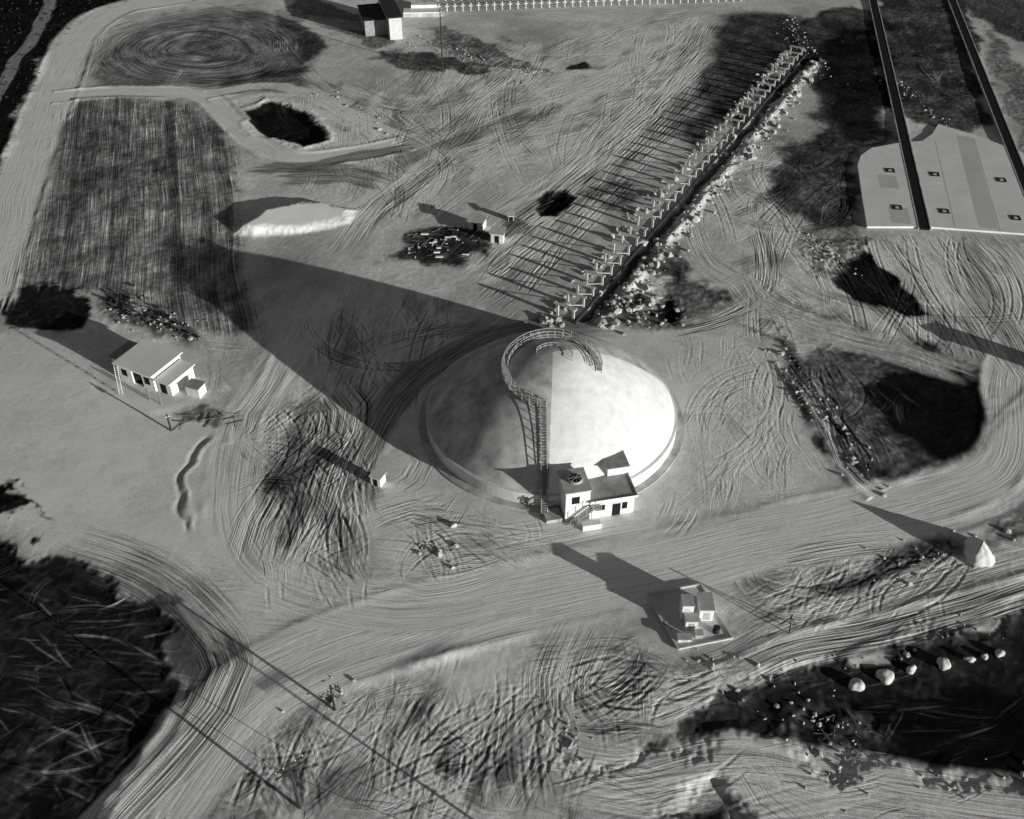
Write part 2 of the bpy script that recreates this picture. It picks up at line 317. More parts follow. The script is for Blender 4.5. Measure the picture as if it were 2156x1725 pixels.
bundle([(980,1160),(1100,1135),(1250,1110),(1400,1085)],2.5,amp=0.04,lam=0.9,alb=0.78,k=0.5,ends=8)
bundle([(760,1180),(900,1220),(1100,1170)],3,amp=0.07,lam=1.0,dark=0.2,ends=8)
bundle([(100,1130),(330,1215),(430,1300),(480,1400),(440,1490),(340,1610),(200,1760),(150,1850)],3.2,amp=0.14,lam=1.1,dark=0.5,alb=0.14,k=0.45,ends=14)
bundle([(350,1225),(440,1330),(470,1420)],1.0,amp=0.06,alb=0.6,k=0.7)
bundle([(395,1430),(350,1540),(240,1660),(150,1760),(100,1840)],0.8,alb=0.78,k=0.8,amp=0.05,berm=0.12)
for pts,w in [([(700,170),(800,220),(900,290),(960,330)],3),([(960,560),(1080,450),(1200,370),(1300,250),(1400,150),(1490,30)],5),
  ([(560,40),(640,150),(760,210),(880,230),(1000,200),(1080,130)],2.5),
  ([(740,500),(860,380),(960,300),(1040,200),(1160,120),(1300,60),(1480,20)],3),([(940,330),(1060,290),(1200,250),(1330,180),(1420,80)],3),
  ([(700,560),(800,430),(930,340)],3),([(760,240),(900,300),(940,360),(900,430)],2)]:
    bundle(pts,w,amp=0.11,lam=1.3,dark=0.35,L=random.choice((0,1)),ends=10)
bundle([(1290,90),(1380,70),(1440,64)],0.8,alb=0.88,k=0.8,amp=0.05)
bundle([(1140,210),(1220,180),(1330,130),(1360,150)],4,alb=0.88,k=0.5,amp=0.04,lam=1.5)
for k,(rx,ry) in enumerate([(1,1),(0.82,0.82),(0.64,0.64),(0.46,0.46),(0.28,0.28)]):
    c=(420,105)
    bundle([(c[0]+205*rx*math.cos(a)+random.uniform(-8,8),c[1]+72*ry*math.sin(a)+random.uniform(-4,4)) for a in np.linspace(0.3,6.4,16)],3.0,amp=0.16,lam=1.5,dark=0.7)
bundle([(180,170),(200,120),(280,60),(420,25),(560,15)],2.5,amp=0.08,alb=0.5,k=0.5,lam=1.2)
# field furrows
sl,m,sd=polymask(FIELD,3,0.7)
a=g(250,300);b=g(240,600);u=np.array(b)-np.array(a);u/=np.linalg.norm(u)
cd=(GX[sl]-a[0])*u[1]-(GY[sl]-a[1])*u[0]; al=(GX[sl]-a[0])*u[0]+(GY[sl]-a[1])*u[1]
r=tab(cd/1.3+tab(al/18+50)*0.6+900)+0.6*tab(cd/0.6+77)
Z[sl]+=m*0.04*r*(0.6+0.5*N8[sl]); A[sl]*=1+m*(0.5*np.maximum(tab(cd/1.1+tab(al/25)*0.5+300)+0.35*N3[sl],-0.8))
w=np.exp(-(np.mod(cd+tab(al/20+9)*0.7+1.2*N20[sl],3.3)-1.6)**2/0.02)*m*np.clip(0.35+N8[sl]+0.6*N3[sl],0,1)
A[sl]+=0.34*w; Z[sl]+=0.04*w
q=m>0.05; LU[0][sl][q]=(cd+0.4*tab(al/15+70)+300)[q];LS[0][sl][q]=(al+300)[q];LW[0][sl][q]=(m*1.0)[q];LW[1][sl][q]*=0.3
# gullies
sl,d,s=sdist(smooth(PX([(445,905),(392,960),(372,1030),(378,1085),(405,1130)])),4); en=sst(s/3)*sst((sdist.L-s)/3);q=np.exp(-((d+N3[sl]*0.8)/0.4)**2)*en*(0.6+0.5*N1[sl]);Z[sl]-=0.14*q;A[sl]*=1-0.5*q  # shade in the gully is also darkened into the tone
q=np.exp(-((d+1.0+N3[sl]*0.8)/0.4)**2)*en;A[sl]*=1-0.5*q*(0.5+N1[sl]);Z[sl]+=0.08*q
bundle([(600,740),(560,820),(520,870),(510,930)],1.4,alb=0.86,k=0.6,amp=0.08,berm=0.12)
bundle([(1650,760),(1700,830),(1740,900),(1780,980),(1850,1040)],1.0,alb=0.6,k=0.6,amp=0.2,berm=0.4)
bundle([(1640,1180),(1800,1150),(1900,1140)],2,amp=0.12,alb=0.65,k=0.4)
bundle([(2300,1150),(2000,1230),(1880,1270),(1700,1340),(1560,1400),(1450,1440)],3.2,alb=0.74,k=0.8,amp=0.07,lam=1.5,dark=0.25,berm=0.2,ends=9)
bundle([(2300,1215),(2050,1280),(1850,1330),(1650,1385),(1520,1440)],2.0,alb=0.4,k=0.6,amp=0.2,lam=1.4,berm=0.3,dark=0.5,ends=9)
bundle([(1100,1600),(1300,1640),(1560,1610),(1750,1640),(2100,1690),(2300,1700)],3.4,alb=0.82,k=0.8,amp=0.05,lam=1.1,ends=10)
bundle([(1560,1620),(1600,1690),(1700,1760),(1760,1850)],3,alb=0.82,k=0.7,amp=0.08)
bundle([(1250,1290),(1200,1380),(1180,1480),(1240,1560)],4,amp=0.08,lam=1.5,dark=0.25,ends=8)
# trestle ditch
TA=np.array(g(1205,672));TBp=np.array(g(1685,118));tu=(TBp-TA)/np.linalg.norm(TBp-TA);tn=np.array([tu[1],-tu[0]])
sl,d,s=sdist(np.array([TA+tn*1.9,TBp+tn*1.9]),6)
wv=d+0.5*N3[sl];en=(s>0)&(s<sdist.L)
q=np.exp(-(wv/0.9)**4)*en;Z[sl]-=0.9*q;A[sl]=A[sl]*(1-0.85*q)+0.03*0.85*q  # ditch is dug, and its shade is painted into the tone as well
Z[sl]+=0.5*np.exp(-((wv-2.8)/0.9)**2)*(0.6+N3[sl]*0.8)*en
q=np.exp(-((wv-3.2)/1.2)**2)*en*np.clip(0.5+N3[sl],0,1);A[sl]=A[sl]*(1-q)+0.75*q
for x in range(7): bundle([(1860+x*38,492),(1900+x*42,560),(1960+x*38,650)],1.6,amp=0.08,lam=1.2,dark=0.25)
# broken rough ground
clod=vnoise(GX/0.8,GY/0.8,21)*0.6+N05*0.4
Z+=(R*(np.maximum(clod,-0.1)*0.08+N3*0.03)).astype(np.float32)
A*=(1+R*0.45*clod)
def level(cx,cy,r,z=0.0,soft=2.0):
    i0,i1,j0,j1=win(cx-r-soft,cx+r+soft,cy-r-soft,cy+r+soft)
    sl=(slice(i0,i1),slice(j0,j1));d=np.hypot(GX[sl]-cx,GY[sl]-cy)
    m=sst((r+soft-d)/soft);Z[sl]=Z[sl]*(1-m)+z*m
DC=g(1160,880);DR=17.5
level(DC[0],DC[1],DR+0.4)
level(11.3,93.5,6.5);level(*g(1450,1300),6.0);level(*g(330,790),8)
sl,m,sd=polymask([(1800,340),(1830,312),(1975,262),(2300,360),(2300,510),(1820,482)],1.5,0.0,sm=False)
Z[sl]=Z[sl]*(1-m)
A=np.clip(A,0.006,0.88)
def gz(x,y):
    i=int(np.clip(np.searchsorted(Yr,y),0,NR-1)); j=int(np.clip(np.searchsorted(Sr,x/float(hw(y))),0,NCc-1))
    return float(Z[i,j])
# ---------------------------------------------------------------- materials
def mat(name,base,var=0.25,scale=1.5,rough=0.85,bump=0.0,stretch=None,spec=0.2):
    m=bpy.data.materials.new(name);m.use_nodes=True;nt=m.node_tree;b=nt.nodes['Principled BSDF']
    b.inputs['Roughness'].default_value=rough;b.inputs['Specular IOR Level'].default_value=spec
    tc=nt.nodes.new('ShaderNodeTexCoord');n=nt.nodes.new('ShaderNodeTexNoise')
    n.inputs['Scale'].default_value=scale;n.inputs['Detail'].default_value=8;n.inputs['Roughness'].default_value=0.65
    nt.links.new(tc.outputs['Object'],n.inputs['Vector'])
    r=nt.nodes.new('ShaderNodeValToRGB');r.color_ramp.elements[0].position=0.3;r.color_ramp.elements[1].position=0.7
    lo=base*(1-var);hi=min(base*(1+var*0.6),0.9)
    r.color_ramp.elements[0].color=(lo,lo,lo,1);r.color_ramp.elements[1].color=(hi,hi,hi,1)
    nt.links.new(n.outputs['Fac'],r.inputs['Fac']);nt.links.new(r.outputs[0],b.inputs['Base Color'])
    if bump:
        bp=nt.nodes.new('ShaderNodeBump');bp.inputs['Strength'].default_value=bump;bp.inputs['Distance'].default_value=0.05
        nt.links.new(n.outputs['Fac'],bp.inputs['Height']);nt.links.new(bp.outputs[0],b.inputs['Normal'])
    return m
M_white=mat('sunlit_roof_white',0.86,0.22,0.7,bump=0.35)  # brighter roof colour for the sunlit side of the dome
M_conc=mat('grey_concrete',0.52,0.55,0.35,bump=0.5)
M_conc2=mat('pale_concrete',0.68,0.2,0.6)
M_bent=mat('bent_concrete',0.56,0.3,0.6)
M_slab=mat('slab_concrete',0.86,0.16,0.2)
M_slab2=mat('slab_concrete_darker',0.62,0.12,0.2)
M_wall=mat('whitewashed_wall',0.82,0.15,1.0)
M_roof=mat('felt_roof',0.5,0.25,0.8)
M_roofd=mat('tar_roof',0.36,0.3,0.8)
M_dark=mat('dark_opening',0.012,0.3,1)
M_steel=mat('galvanised_steel',0.42,0.25,3,rough=0.6)
M_wood=mat('weathered_timber',0.22,0.4,3)
M_pole=mat('creosoted_pole',0.04,0.3,3)
M_rock=mat('pale_rock',0.5,0.35,1.2,bump=0.4)
M_bould=mat('pale_boulder',0.65,0.3,1.6,bump=0.5)
M_brush=mat('dry_brush',0.04,0.6,2)
M_stick=mat('bleached_sticks',0.25,0.5,1)
M_sand=mat('piled_sand',0.7,0.2,1.5,bump=0.3)
M_g=bpy.data.materials.new('graded_earth');M_g.use_nodes=True;nt=M_g.node_tree;bs=nt.nodes['Principled BSDF']
bs.inputs['Roughness'].default_value=1;bs.inputs['Specular IOR Level'].default_value=0.0
def N(t,**k):
    n=nt.nodes.new(t)
    for a_,b_ in k.items(): setattr(n,a_,b_)
    return n
def M(op,a_,b_=None,c_=None,clamp=False):
    n=N('ShaderNodeMath',operation=op);n.use_clamp=clamp
    for i,v in enumerate((a_,b_,c_)):
        if v is None: continue
        if isinstance(v,(int,float)): n.inputs[i].default_value=v
        else: nt.links.new(v,n.inputs[i])
    return n.outputs[0]
at=N('ShaderNodeAttribute');at.attribute_name='tone'
tc=N('ShaderNodeTexCoord')
n1=N('ShaderNodeTexNoise');n1.inputs['Scale'].default_value=5.0;n1.inputs['Detail'].default_value=3;n1.inputs['Roughness'].default_value=0.85
nt.links.new(tc.outputs['Object'],n1.inputs['Vector'])
f1=M('MULTIPLY_ADD',n1.outputs['Fac'],1.6,0.22)
hs=M('MULTIPLY',n1.outputs['Fac'],0.34)
col=f1;add=None
for li,nm in enumerate(('laneA','laneB')):
    la=N('ShaderNodeAttribute');la.attribute_name=nm
    sp_=N('ShaderNodeSeparateXYZ');nt.links.new(la.outputs['Vector'],sp_.inputs[0])
    cm=N('ShaderNodeCombineXYZ')
    nt.links.new(M('MULTIPLY',sp_.outputs[0],3.6),cm.inputs[0]);nt.links.new(M('MULTIPLY',sp_.outputs[1],0.10),cm.inputs[1])
    nn=N('ShaderNodeTexNoise');nn.noise_dimensions='2D';nn.inputs['Scale'].default_value=1.0;nn.inputs['Detail'].default_value=1.5;nn.inputs['Roughness'].default_value=0.6
    nt.links.new(cm.outputs[0],nn.inputs['Vector'])
    ce=M('SUBTRACT',nn.outputs['Fac'],0.5)
    wv=M('MULTIPLY',ce,sp_.outputs[2])
    hs=M('ADD',hs,M('MULTIPLY',wv,2.3))
    col=M('MULTIPLY',col,M('MULTIPLY_ADD',wv,2.1,1.0))
    ad=M('MULTIPLY',M('MAXIMUM',M('SUBTRACT',nn.outputs['Fac'],0.60),0.0),M('MULTIPLY',sp_.outputs[2],0.45))
    add=ad if add is None else M('ADD',add,ad)
col=M('MAXIMUM',col,0.08)
mx=N('ShaderNodeVectorMath',operation='SCALE')
nt.links.new(at.outputs['Color'],mx.inputs[0]);nt.links.new(col,mx.inputs['Scale'])
ax=N('ShaderNodeVectorMath',operation='ADD');cb=N('ShaderNodeCombineXYZ')
for i in range(3): nt.links.new(add,cb.inputs[i])
nt.links.new(mx.outputs[0],ax.inputs[0]);nt.links.new(cb.outputs[0],ax.inputs[1])
mi=N('ShaderNodeVectorMath',operation='MINIMUM');mi.inputs[1].default_value=(0.9,0.9,0.9);nt.links.new(ax.outputs[0],mi.inputs[0])
nt.links.new(mi.outputs[0],bs.inputs['Base Color'])
bp=N('ShaderNodeBump');bp.inputs['Strength'].default_value=1.0;bp.inputs['Distance'].default_value=0.033
nt.links.new(hs,bp.inputs['Height']);nt.links.new(bp.outputs[0],bs.inputs['Normal'])
nv=NR*NCc
co=np.empty((nv,3),np.float32);co[:,0]=GX.ravel();co[:,1]=GY.ravel();co[:,2]=Z.ravel()
idx=np.arange(nv,dtype=np.int32).reshape(NR,NCc)
fc=np.stack([idx[:-1,:-1],idx[:-1,1:],idx[1:,1:],idx[1:,:-1]],-1).reshape(-1,4)
def npmesh(name,co,fc,k,material,smoothf=False):
    me=bpy.data.meshes.new(name)
    me.vertices.add(len(co));me.vertices.foreach_set('co',np.ascontiguousarray(co,dtype=np.float32).ravel())
    me.loops.add(fc.size);me.loops.foreach_set('vertex_index',np.ascontiguousarray(fc,dtype=np.int32).ravel())
    me.polygons.add(len(fc));me.polygons.foreach_set('loop_start',np.arange(0,fc.size,k,dtype=np.int32))
    me.polygons.foreach_set('use_smooth',np.full(len(fc),smoothf))
    me.materials.append(material);me.update(calc_edges=True)
    ob=bpy.data.objects.new(name,me);scene.collection.objects.link(ob);return ob
gr=npmesh('ground',co,fc,4,M_g,True)
ca=gr.data.color_attributes.new('tone','FLOAT_COLOR','POINT')
cc=np.ones((nv,4),np.float32);cc[:,:3]=A.reshape(-1,1);ca.data.foreach_set('color',cc.ravel())
for i,nm in enumerate(('laneA','laneB')):
    va=gr.data.attributes.new(nm,'FLOAT_VECTOR','POINT')
    va.data.foreach_set('vector',np.stack([LU[i].ravel(),LS[i].ravel(),LW[i].ravel()],1).astype(np.float32).ravel())
# ---------------------------------------------------------------- object helpers
def empty(name,loc,yaw=0):
    e=bpy.data.objects.new(name,None);scene.collection.objects.link(e);e.location=loc;e.rotation_euler=(0,0,yaw);e.empty_display_size=0.5;return e
def mesh(name,V,Fc,m,parent=None,sm=False):
    me=bpy.data.meshes.new(name);me.from_pydata([tuple(v) for v in V],[],Fc);me.materials.append(m)
    if sm:
        for p in me.polygons:p.use_smooth=True
    me.update();o=bpy.data.objects.new(name,me);scene.collection.objects.link(o)
    if parent:o.parent=parent
    return o
class MB:
    def __init__(s): s.V=[];s.F=[]
    def box(s,x0,x1,y0,y1,z0,z1):
        n=len(s.V);s.V+=[(x0,y0,z0),(x1,y0,z0),(x1,y1,z0),(x0,y1,z0),(x0,y0,z1),(x1,y0,z1),(x1,y1,z1),(x0,y1,z1)]
        s.F+=[(n,n+3,n+2,n+1),(n+4,n+5,n+6,n+7),(n,n+1,n+5,n+4),(n+1,n+2,n+6,n+5),(n+2,n+3,n+7,n+6),(n+3,n,n+4,n+7)];return s
    def rod(s,a,b,r,k=6,r2=None):
        a=Vector(a);b=Vector(b);d=(b-a).normalized();u=d.orthogonal().normalized();w=d.cross(u);n=len(s.V);r2=r if r2 is None else r2
        for p,q in ((a,r),(b,r2)):
            for i in range(k):
                t=2*math.pi*i/k;s.V.append(tuple(p+u*math.cos(t)*q+w*math.sin(t)*q))
        for i in range(k):
            j=(i+1)%k;s.F.append((n+i,n+j,n+k+j,n+k+i))
        s.F.append(tuple(n+k-1-i for i in range(k)));s.F.append(tuple(n+k+i for i in range(k)));return s
    def out(s,name,m,parent=None): return mesh(name,s.V,s.F,m,parent)
def lathe(name,prof,a0,a1,n,m,parent,sm=True):
    V=[];Fc=[];k=len(prof)
    for i in range(n+1):
        a=a0+(a1-a0)*i/n
        for r,z in prof: V.append((r*math.cos(a),r*math.sin(a),z))
    for i in range(n):
        for j in range(k-1):
            Fc.append((i*k+j,(i+1)*k+j,(i+1)*k+j+1,i*k+j+1))
    return mesh(name,V,Fc,m,parent,sm)
# ---------------------------------------------------------------- domed tank
T=empty('domed_reservoir_tank',(DC[0],DC[1],0))
ctrl=[(17.5,2.1),(16.2,3.5),(14,5.5),(11,7.8),(8,9.6),(5,11.0),(2.5,11.7),(0.01,11.9)]
prof=[tuple(p) for p in smooth(ctrl,0.6)]
def dz(r):
    q=sorted(prof);return float(np.interp(r,[p[0] for p in q],[p[1] for p in q]))
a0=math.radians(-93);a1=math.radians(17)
lathe('sunlit_roof_sector',prof,a0,a1,60,M_white,T)  # sun side coloured whiter, shade side grey, for a sharp edge of light
lathe('shaded_roof_sector',prof,a1,a0+2*math.pi,120,M_conc,T)
lathe('tank_wall',[(17.9,-0.3),(17.9,2.0),(17.5,2.1)],0,2*math.pi,144,M_conc2,T,False)
lathe('footing_ring',[(19.0,-0.3),(19.0,0.12),(17.9,0.14)],0,2*math.pi,144,M_conc,T,False)
RX,RY=-0.2,-2.0   # walkway ring sits toward the stair side of the crown
R1,R2=6.0,6.8
b=MB();n=72
A0,A1=math.radians(-4),math.radians(262)
def wz(x,y): return dz(math.hypot(x,y))+0.28
def arcbox(b,r0,r1,z0,z1,s0,s1,n,cx=0,cy=0,follow=False):
    for i in range(n):
        t0=s0+(s1-s0)*i/n;t1=s0+(s1-s0)*(i+1)/n;k=len(b.V);rm=(r0+r1)/2
        for z in (z0,z1):
            for t,r in ((t0,r0),(t0,r1),(t1,r1),(t1,r0)):
                zb=wz(cx+6.4*math.cos(t),cy+6.4*math.sin(t)) if follow else 0
                b.V.append((cx+r*math.cos(t),cy+r*math.sin(t),z+zb))
        b.F+=[(k,k+3,k+2,k+1),(k+4,k+5,k+6,k+7),(k,k+1,k+5,k+4),(k+1,k+2,k+6,k+5),(k+2,k+3,k+7,k+6),(k+3,k,k+4,k+7)]
arcbox(b,R1,R2,-0.08,0,A0,A1,n,RX,RY,True);b.out('walkway_deck',M_conc,T)
b=MB()
for r in (R1,R2):
    for h in (0.45,0.9): arcbox(b,r-0.04,r+0.04,h-0.04,h+0.04,A0,A1,n,RX,RY,True)
    for i in range(28):
        t=A0+(A1-A0)*i/27;x,y=RX+r*math.cos(t),RY+r*math.sin(t);zc=wz(RX+6.4*math.cos(t),RY+6.4*math.sin(t));b.rod((x,y,min(dz(math.hypot(x,y)),zc)-0.1),(x,y,zc+0.9),0.05,5)
zt=dz(2.6)
for h in (0.4,0.8): arcbox(b,2.55,2.63,zt+h-0.04,zt+h+0.04,math.radians(-10),math.radians(150),30,0,-1.2)
for i in range(10):
    t=math.radians(-10+160*i/9);x,y=2.6*math.cos(t),-1.2+2.6*math.sin(t);b.rod((x,y,zt-.4),(x,y,zt+.8),0.045,5)
b.out('walkway_railing',M_steel,T)
b=MB()
xs0=-1.85;xs1=-1.05;steps=30
prev=None
for i in range(steps+1):
    y=-8.3-i*(9.5/steps);r=math.hypot(1.4,y);z=dz(min(r,17.5))+0.25
    b.box(xs0,xs1,y-0.16,y+0.16,z-0.05,z)
    if prev:
        for x in (xs0,xs1):
            b.rod((x,prev[0],prev[1]-0.05),(x,y,z-0.05),0.07,4)
            b.rod((x,prev[0],prev[1]+.9),(x,y,z+.9),0.05,4)
    if i%3==0:
        for x in (xs0,xs1): b.rod((x,y,z-0.4),(x,y,z+0.9),0.05,4)
    prev=(y,z)
for x in (xs0,xs1):
    b.rod((x,-18.0,-0.1),(x,-18.0,3.4),0.09,5);b.rod((x,-19.6,-0.1),(x,-18.0,2.4),0.09,5)
for i in range(9): b.box(xs0,xs1,-19.6+i*0.18-0.1,-19.6+i*0.18+0.1,0.2+i*0.27,0.25+i*0.27)
b.out('roof_stair',M_steel,T)
# ---------------------------------------------------------------- pump house
o=g(1190,1100);yaw=math.radians(12)
Hs=empty('pump_house',(o[0],o[1],0),yaw)
MB().box(3.2,9.1,0,5.4,-0.2,3.0).out('main_block_walls',M_wall,Hs)
b=MB();b.box(2.95,9.35,-0.25,5.5,3.0,3.18);b.out('main_roof',M_roofd,Hs)
b=MB();b.box(3.2,9.35,-0.3,-0.25,2.98,3.3).box(9.35,9.42,-0.3,5.5,2.98,3.3);b.out('roof_parapet',M_wall,Hs)
MB().box(0,3.2,0.15,4.2,-0.2,5.0).out('tower_walls',M_wall,Hs)
MB().box(-0.15,3.35,0.0,4.35,5.0,5.15).out('tower_roof',M_roof,Hs)
b=MB()
b.rod((1.7,2.3,5.15),(1.7,2.3,5.45),0.95,20);b.out('roof_fan_housing',M_conc,Hs)
b=MB();b.rod((1.7,2.3,5.452),(1.7,2.3,5.47),0.78,20);b.out('roof_fan_opening',M_dark,Hs)
b=MB()
for i in range(4):
    a=i*math.pi/4;c,s_=math.cos(a)*0.9,math.sin(a)*0.9;b.rod((1.7-c,2.3-s_,5.52),(1.7+c,2.3+s_,5.52),0.03,4)
b.out('roof_fan_guard',M_steel,Hs)
MB().box(6.6,9.3,4.0,6.9,3.0,4.5).out('penthouse_walls',M_wall,Hs)
MB().box(6.4,9.5,3.8,7.1,4.5,4.65).out('penthouse_roof',M_roofd,Hs)
MB().box(9.31,9.33,4.4,6.2,3.3,4.3).out('penthouse_openings',M_dark,Hs)
MB().box(-1.8,6.6,6.0,6.3,0,4.0).out('retaining_wall',M_wall,Hs)
b=MB();b.box(6.2,7.3,-0.03,-0.01,0.0,2.1).box(7.5,8.2,-0.03,-0.01,1.0,2.1).box(4.0,5.2,-0.03,-0.01,1.3,2.2);b.box(0.8,1.8,0.11,0.13,3.0,4.2);b.box(9.11,9.13,1.2,2.4,1.1,2.1).box(9.11,9.13,3.0,4.0,0.1,2.1)
b.out('doors_and_windows',M_dark,Hs)
b=MB();b.box(6.1,7.4,-0.06,-0.03,2.1,2.2).box(3.9,5.3,-0.06,-0.03,1.2,1.3).box(7.4,8.3,-0.06,-0.03,0.9,1.0);b.out('lintels_and_sills',M_conc2,Hs)
b=MB()
for i in range(12): b.box(0.4+i*0.24,0.7+i*0.24,-1.0,-0.02,i*0.2+0.1,i*0.2+0.17)
b.box(3.2,4.4,-1.0,-0.02,2.45,2.55);b.rod((0.4,-1.0,1.1),(3.3,-1.0,3.5),0.04,4);b.rod((3.3,-1.0,3.5),(4.4,-1.0,3.5),0.04,4)
for x,z in ((0.4,0.1),(1.4,0.9),(2.4,1.7),(3.3,2.5),(4.4,0)): b.rod((x,-1.0,z),(x,-1.0,max(z+1,3.5) if x>3 else z+1),0.04,4)
b.out('outside_stair',M_steel,Hs)
MB().box(1.8,4.2,-2.0,-1.1,-0.1,0.9).out('valve_box',M_wall,Hs)
b=MB();b.box(-2.4,-0.3,0.3,2.4,-0.1,0.5).box(-1.6,-0.3,2.8,5.6,-0.1,1.0);b.out('low_annex',M_conc,Hs)
# ---------------------------------------------------------------- house at left
o=g(255,797);Lh=empty('site_house',(o[0],o[1],0),math.radians(-27))
b=MB();b.box(0,0.25,0,6,-.2,3).box(6.65,6.9,0,6,-.2,3).box(0.25,6.65,5.75,6,-.2,3).box(0.25,2.6,0,0.25,-.2,3).box(4.6,6.65,0,0.25,-.2,3).box(2.6,4.6,0,0.25,2.3,3);b.out('house_walls',M_wall,Lh)
MB().box(-0.35,7.2,-0.5,6.4,3.0,3.2).out('house_roof',M_slab,Lh)
MB().box(2.7,4.5,0.3,5.7,0.02,0.05).out('porch_floor',M_dark,Lh)
b=MB();b.box(7.2,9.6,0.3,0.5,-.2,2.3).box(9.6,9.8,0.3,5.3,-.2,2.3).box(7.2,9.6,5.1,5.3,-.2,2.3);b.out('lean_to_walls',M_wall,Lh)
MB().box(7.25,10.1,-0.2,5.6,2.3,2.45).out('lean_to_roof',M_slab,Lh)
b=MB();b.box(-2.8,-0.36,1.6,5.6,-.2,2.2);b.out('side_shed_walls',M_wall,Lh)
MB().box(-3.1,-0.37,1.2,5.9,2.2,2.32).out('side_shed_roof',M_roofd,Lh)
b=MB();b.box(0.7,1.7,-0.03,-0.01,1.0,2.2).box(5.1,6.1,-0.03,-0.01,0.9,2.2).box(7.8,8.9,0.27,0.29,0,2.0).box(-2.2,-1.2,1.57,1.59,0.2,1.9);b.out('windows_and_doors',M_dark,Lh)
b=MB();
for x in (7.4,9.6): b.box(x-0.08,x+0.08,-2.0,-1.84,-.2,2.2)
b.out('porch_posts',M_wood,Lh)
o=g(415,828);C=empty('water_box',(o[0],o[1],0),math.radians(-20))
MB().box(-1.1,1.1,-0.9,0.9,-.1,1.7).out('box_body',M_conc2,C);MB().box(-1.25,1.25,-1.05,1.05,1.7,1.8).out('box_lid',M_roofd,C)
o=g(255,830);b=MB();b.rod((o[0]-0.25,o[1],0),(o[0]-0.25,o[1]+1.0,4.6),0.05,5).rod((o[0]+0.25,o[1],0),(o[0]+0.25,o[1]+1.0,4.6),0.05,5)
for i in range(12): b.rod((o[0]-0.25,o[1]+0.08*i,0.3+0.36*i),(o[0]+0.25,o[1]+0.08*i,0.3+0.36*i),0.04,4)
b.out('ladder',M_conc2)
o=g(797,1016);K=empty('valve_hut',(o[0],o[1],0),math.radians(-25))
MB().box(-0.75,0.75,-0.7,0.7,-.2,1.5).out('hut_walls',M_wall,K);MB().box(-0.9,0.9,-0.85,0.85,1.5,1.6).out('hut_roof',M_conc2,K);MB().box(-0.3,0.3,-0.73,-0.71,0,1.2).out('hut_door',M_dark,K)
# ---------------------------------------------------------------- trestle
L=float(np.linalg.norm(TBp-TA));nb=36
yaw=math.atan2(tu[1],tu[0])
TR=empty('pipe_trestle',(TA[0],TA[1],0),yaw)
b=MB();c=MB()
for i in range(nb):
    x=L*i/(nb-1)
    h=1.95+random.uniform(-.2,.2);ex=random.uniform(0,.5)
    b.box(x-0.17,x+0.17,-0.35,0.0,-1.0,h);b.box(x-0.17,x+0.17,2.5,2.85,-1.0,h)
    b.box(x-0.19,x+0.19,-0.5-ex*.4,2.9+ex,h,h+0.28)
    if i<nb-1 and random.random()<.8:
        x2=L*(i+1)/(nb-1);c.rod((x+.2,2.65,h-0.2),(x2-.2,-0.15,0.7),0.08,4)
b.out('concrete_bents',M_bent,TR);c.out('diagonal_bracing',M_bent,TR)
b=MB();b.rod((-1,-0.9,0.1),(L+2,-0.9,0.1),0.25,8);b.out('pipe',M_pole,TR)
# ---------------------------------------------------------------- slab
Pp=[g(*p) for p in [(1825,480),(1815,420),(1805,350),(1812,330),(1835,314),(1895,303),(1940,300),(1962,285),(1975,264),(2060,290),(2156,326),(2290,372),(2290,505),(2156,495),(1950,480)]]
SB=empty('concrete_slab',(0,0,0))
n=len(Pp);V=[(x,y,0.35) for x,y in Pp]+[(x,y,-0.4) for x,y in Pp]
Fc=[tuple(range(n))[::-1]]+[(i,(i+1)%n,n+(i+1)%n,n+i) for i in range(n)]
mesh('slab_body',V,Fc,M_slab,SB)
def strip(b,p,q,w,z0,z1,off=0.0):
    p=np.array(p);q=np.array(q);u=(q-p)/np.linalg.norm(q-p);nn=np.array([u[1],-u[0]])
    p=p+nn*off;q=q+nn*off;k=len(b.V)
    for z in (z0,z1):
        for c in (p-nn*w/2,p+nn*w/2,q+nn*w/2,q-nn*w/2): b.V.append((c[0],c[1],z))
    b.F+=[(k,k+3,k+2,k+1),(k+4,k+5,k+6,k+7),(k,k+1,k+5,k+4),(k+1,k+2,k+6,k+5),(k+2,k+3,k+7,k+6),(k+3,k,k+4,k+7)]
for (p,q) in (((1946,484),(1828,-40)),((2170,420),(1995,-20))):
    p=g(*p);q=g(*q);ob=empty('drain_channel',(0,0,0))
    b=MB();strip(b,p,q,1.9,-0.3,0.362);b.out('channel_bed',M_dark,ob)
    b=MB();strip(b,p,q,0.22,-0.3,0.42,1.08);strip(b,p,q,0.2,-0.3,0.39,-1.08);b.out('channel_kerbs',M_conc,ob)
b=MB()
for p,q in (((1968,300),(2010,482)),((2050,295),(2105,490))): strip(b,g(*p),g(*q),0.12,0.3,0.356)
b.out('expansion_joints',M_roof,SB)
b=MB();strip(b,g(1866,372),g(1873,400),3.6,0.3,0.354);strip(b,g(1890,440),g(1897,474),3.6,0.3,0.354)
strip(b,g(2030,290),g(2080,484),3.4,0.3,0.352);b.out('darker_bays',M_slab2,SB)
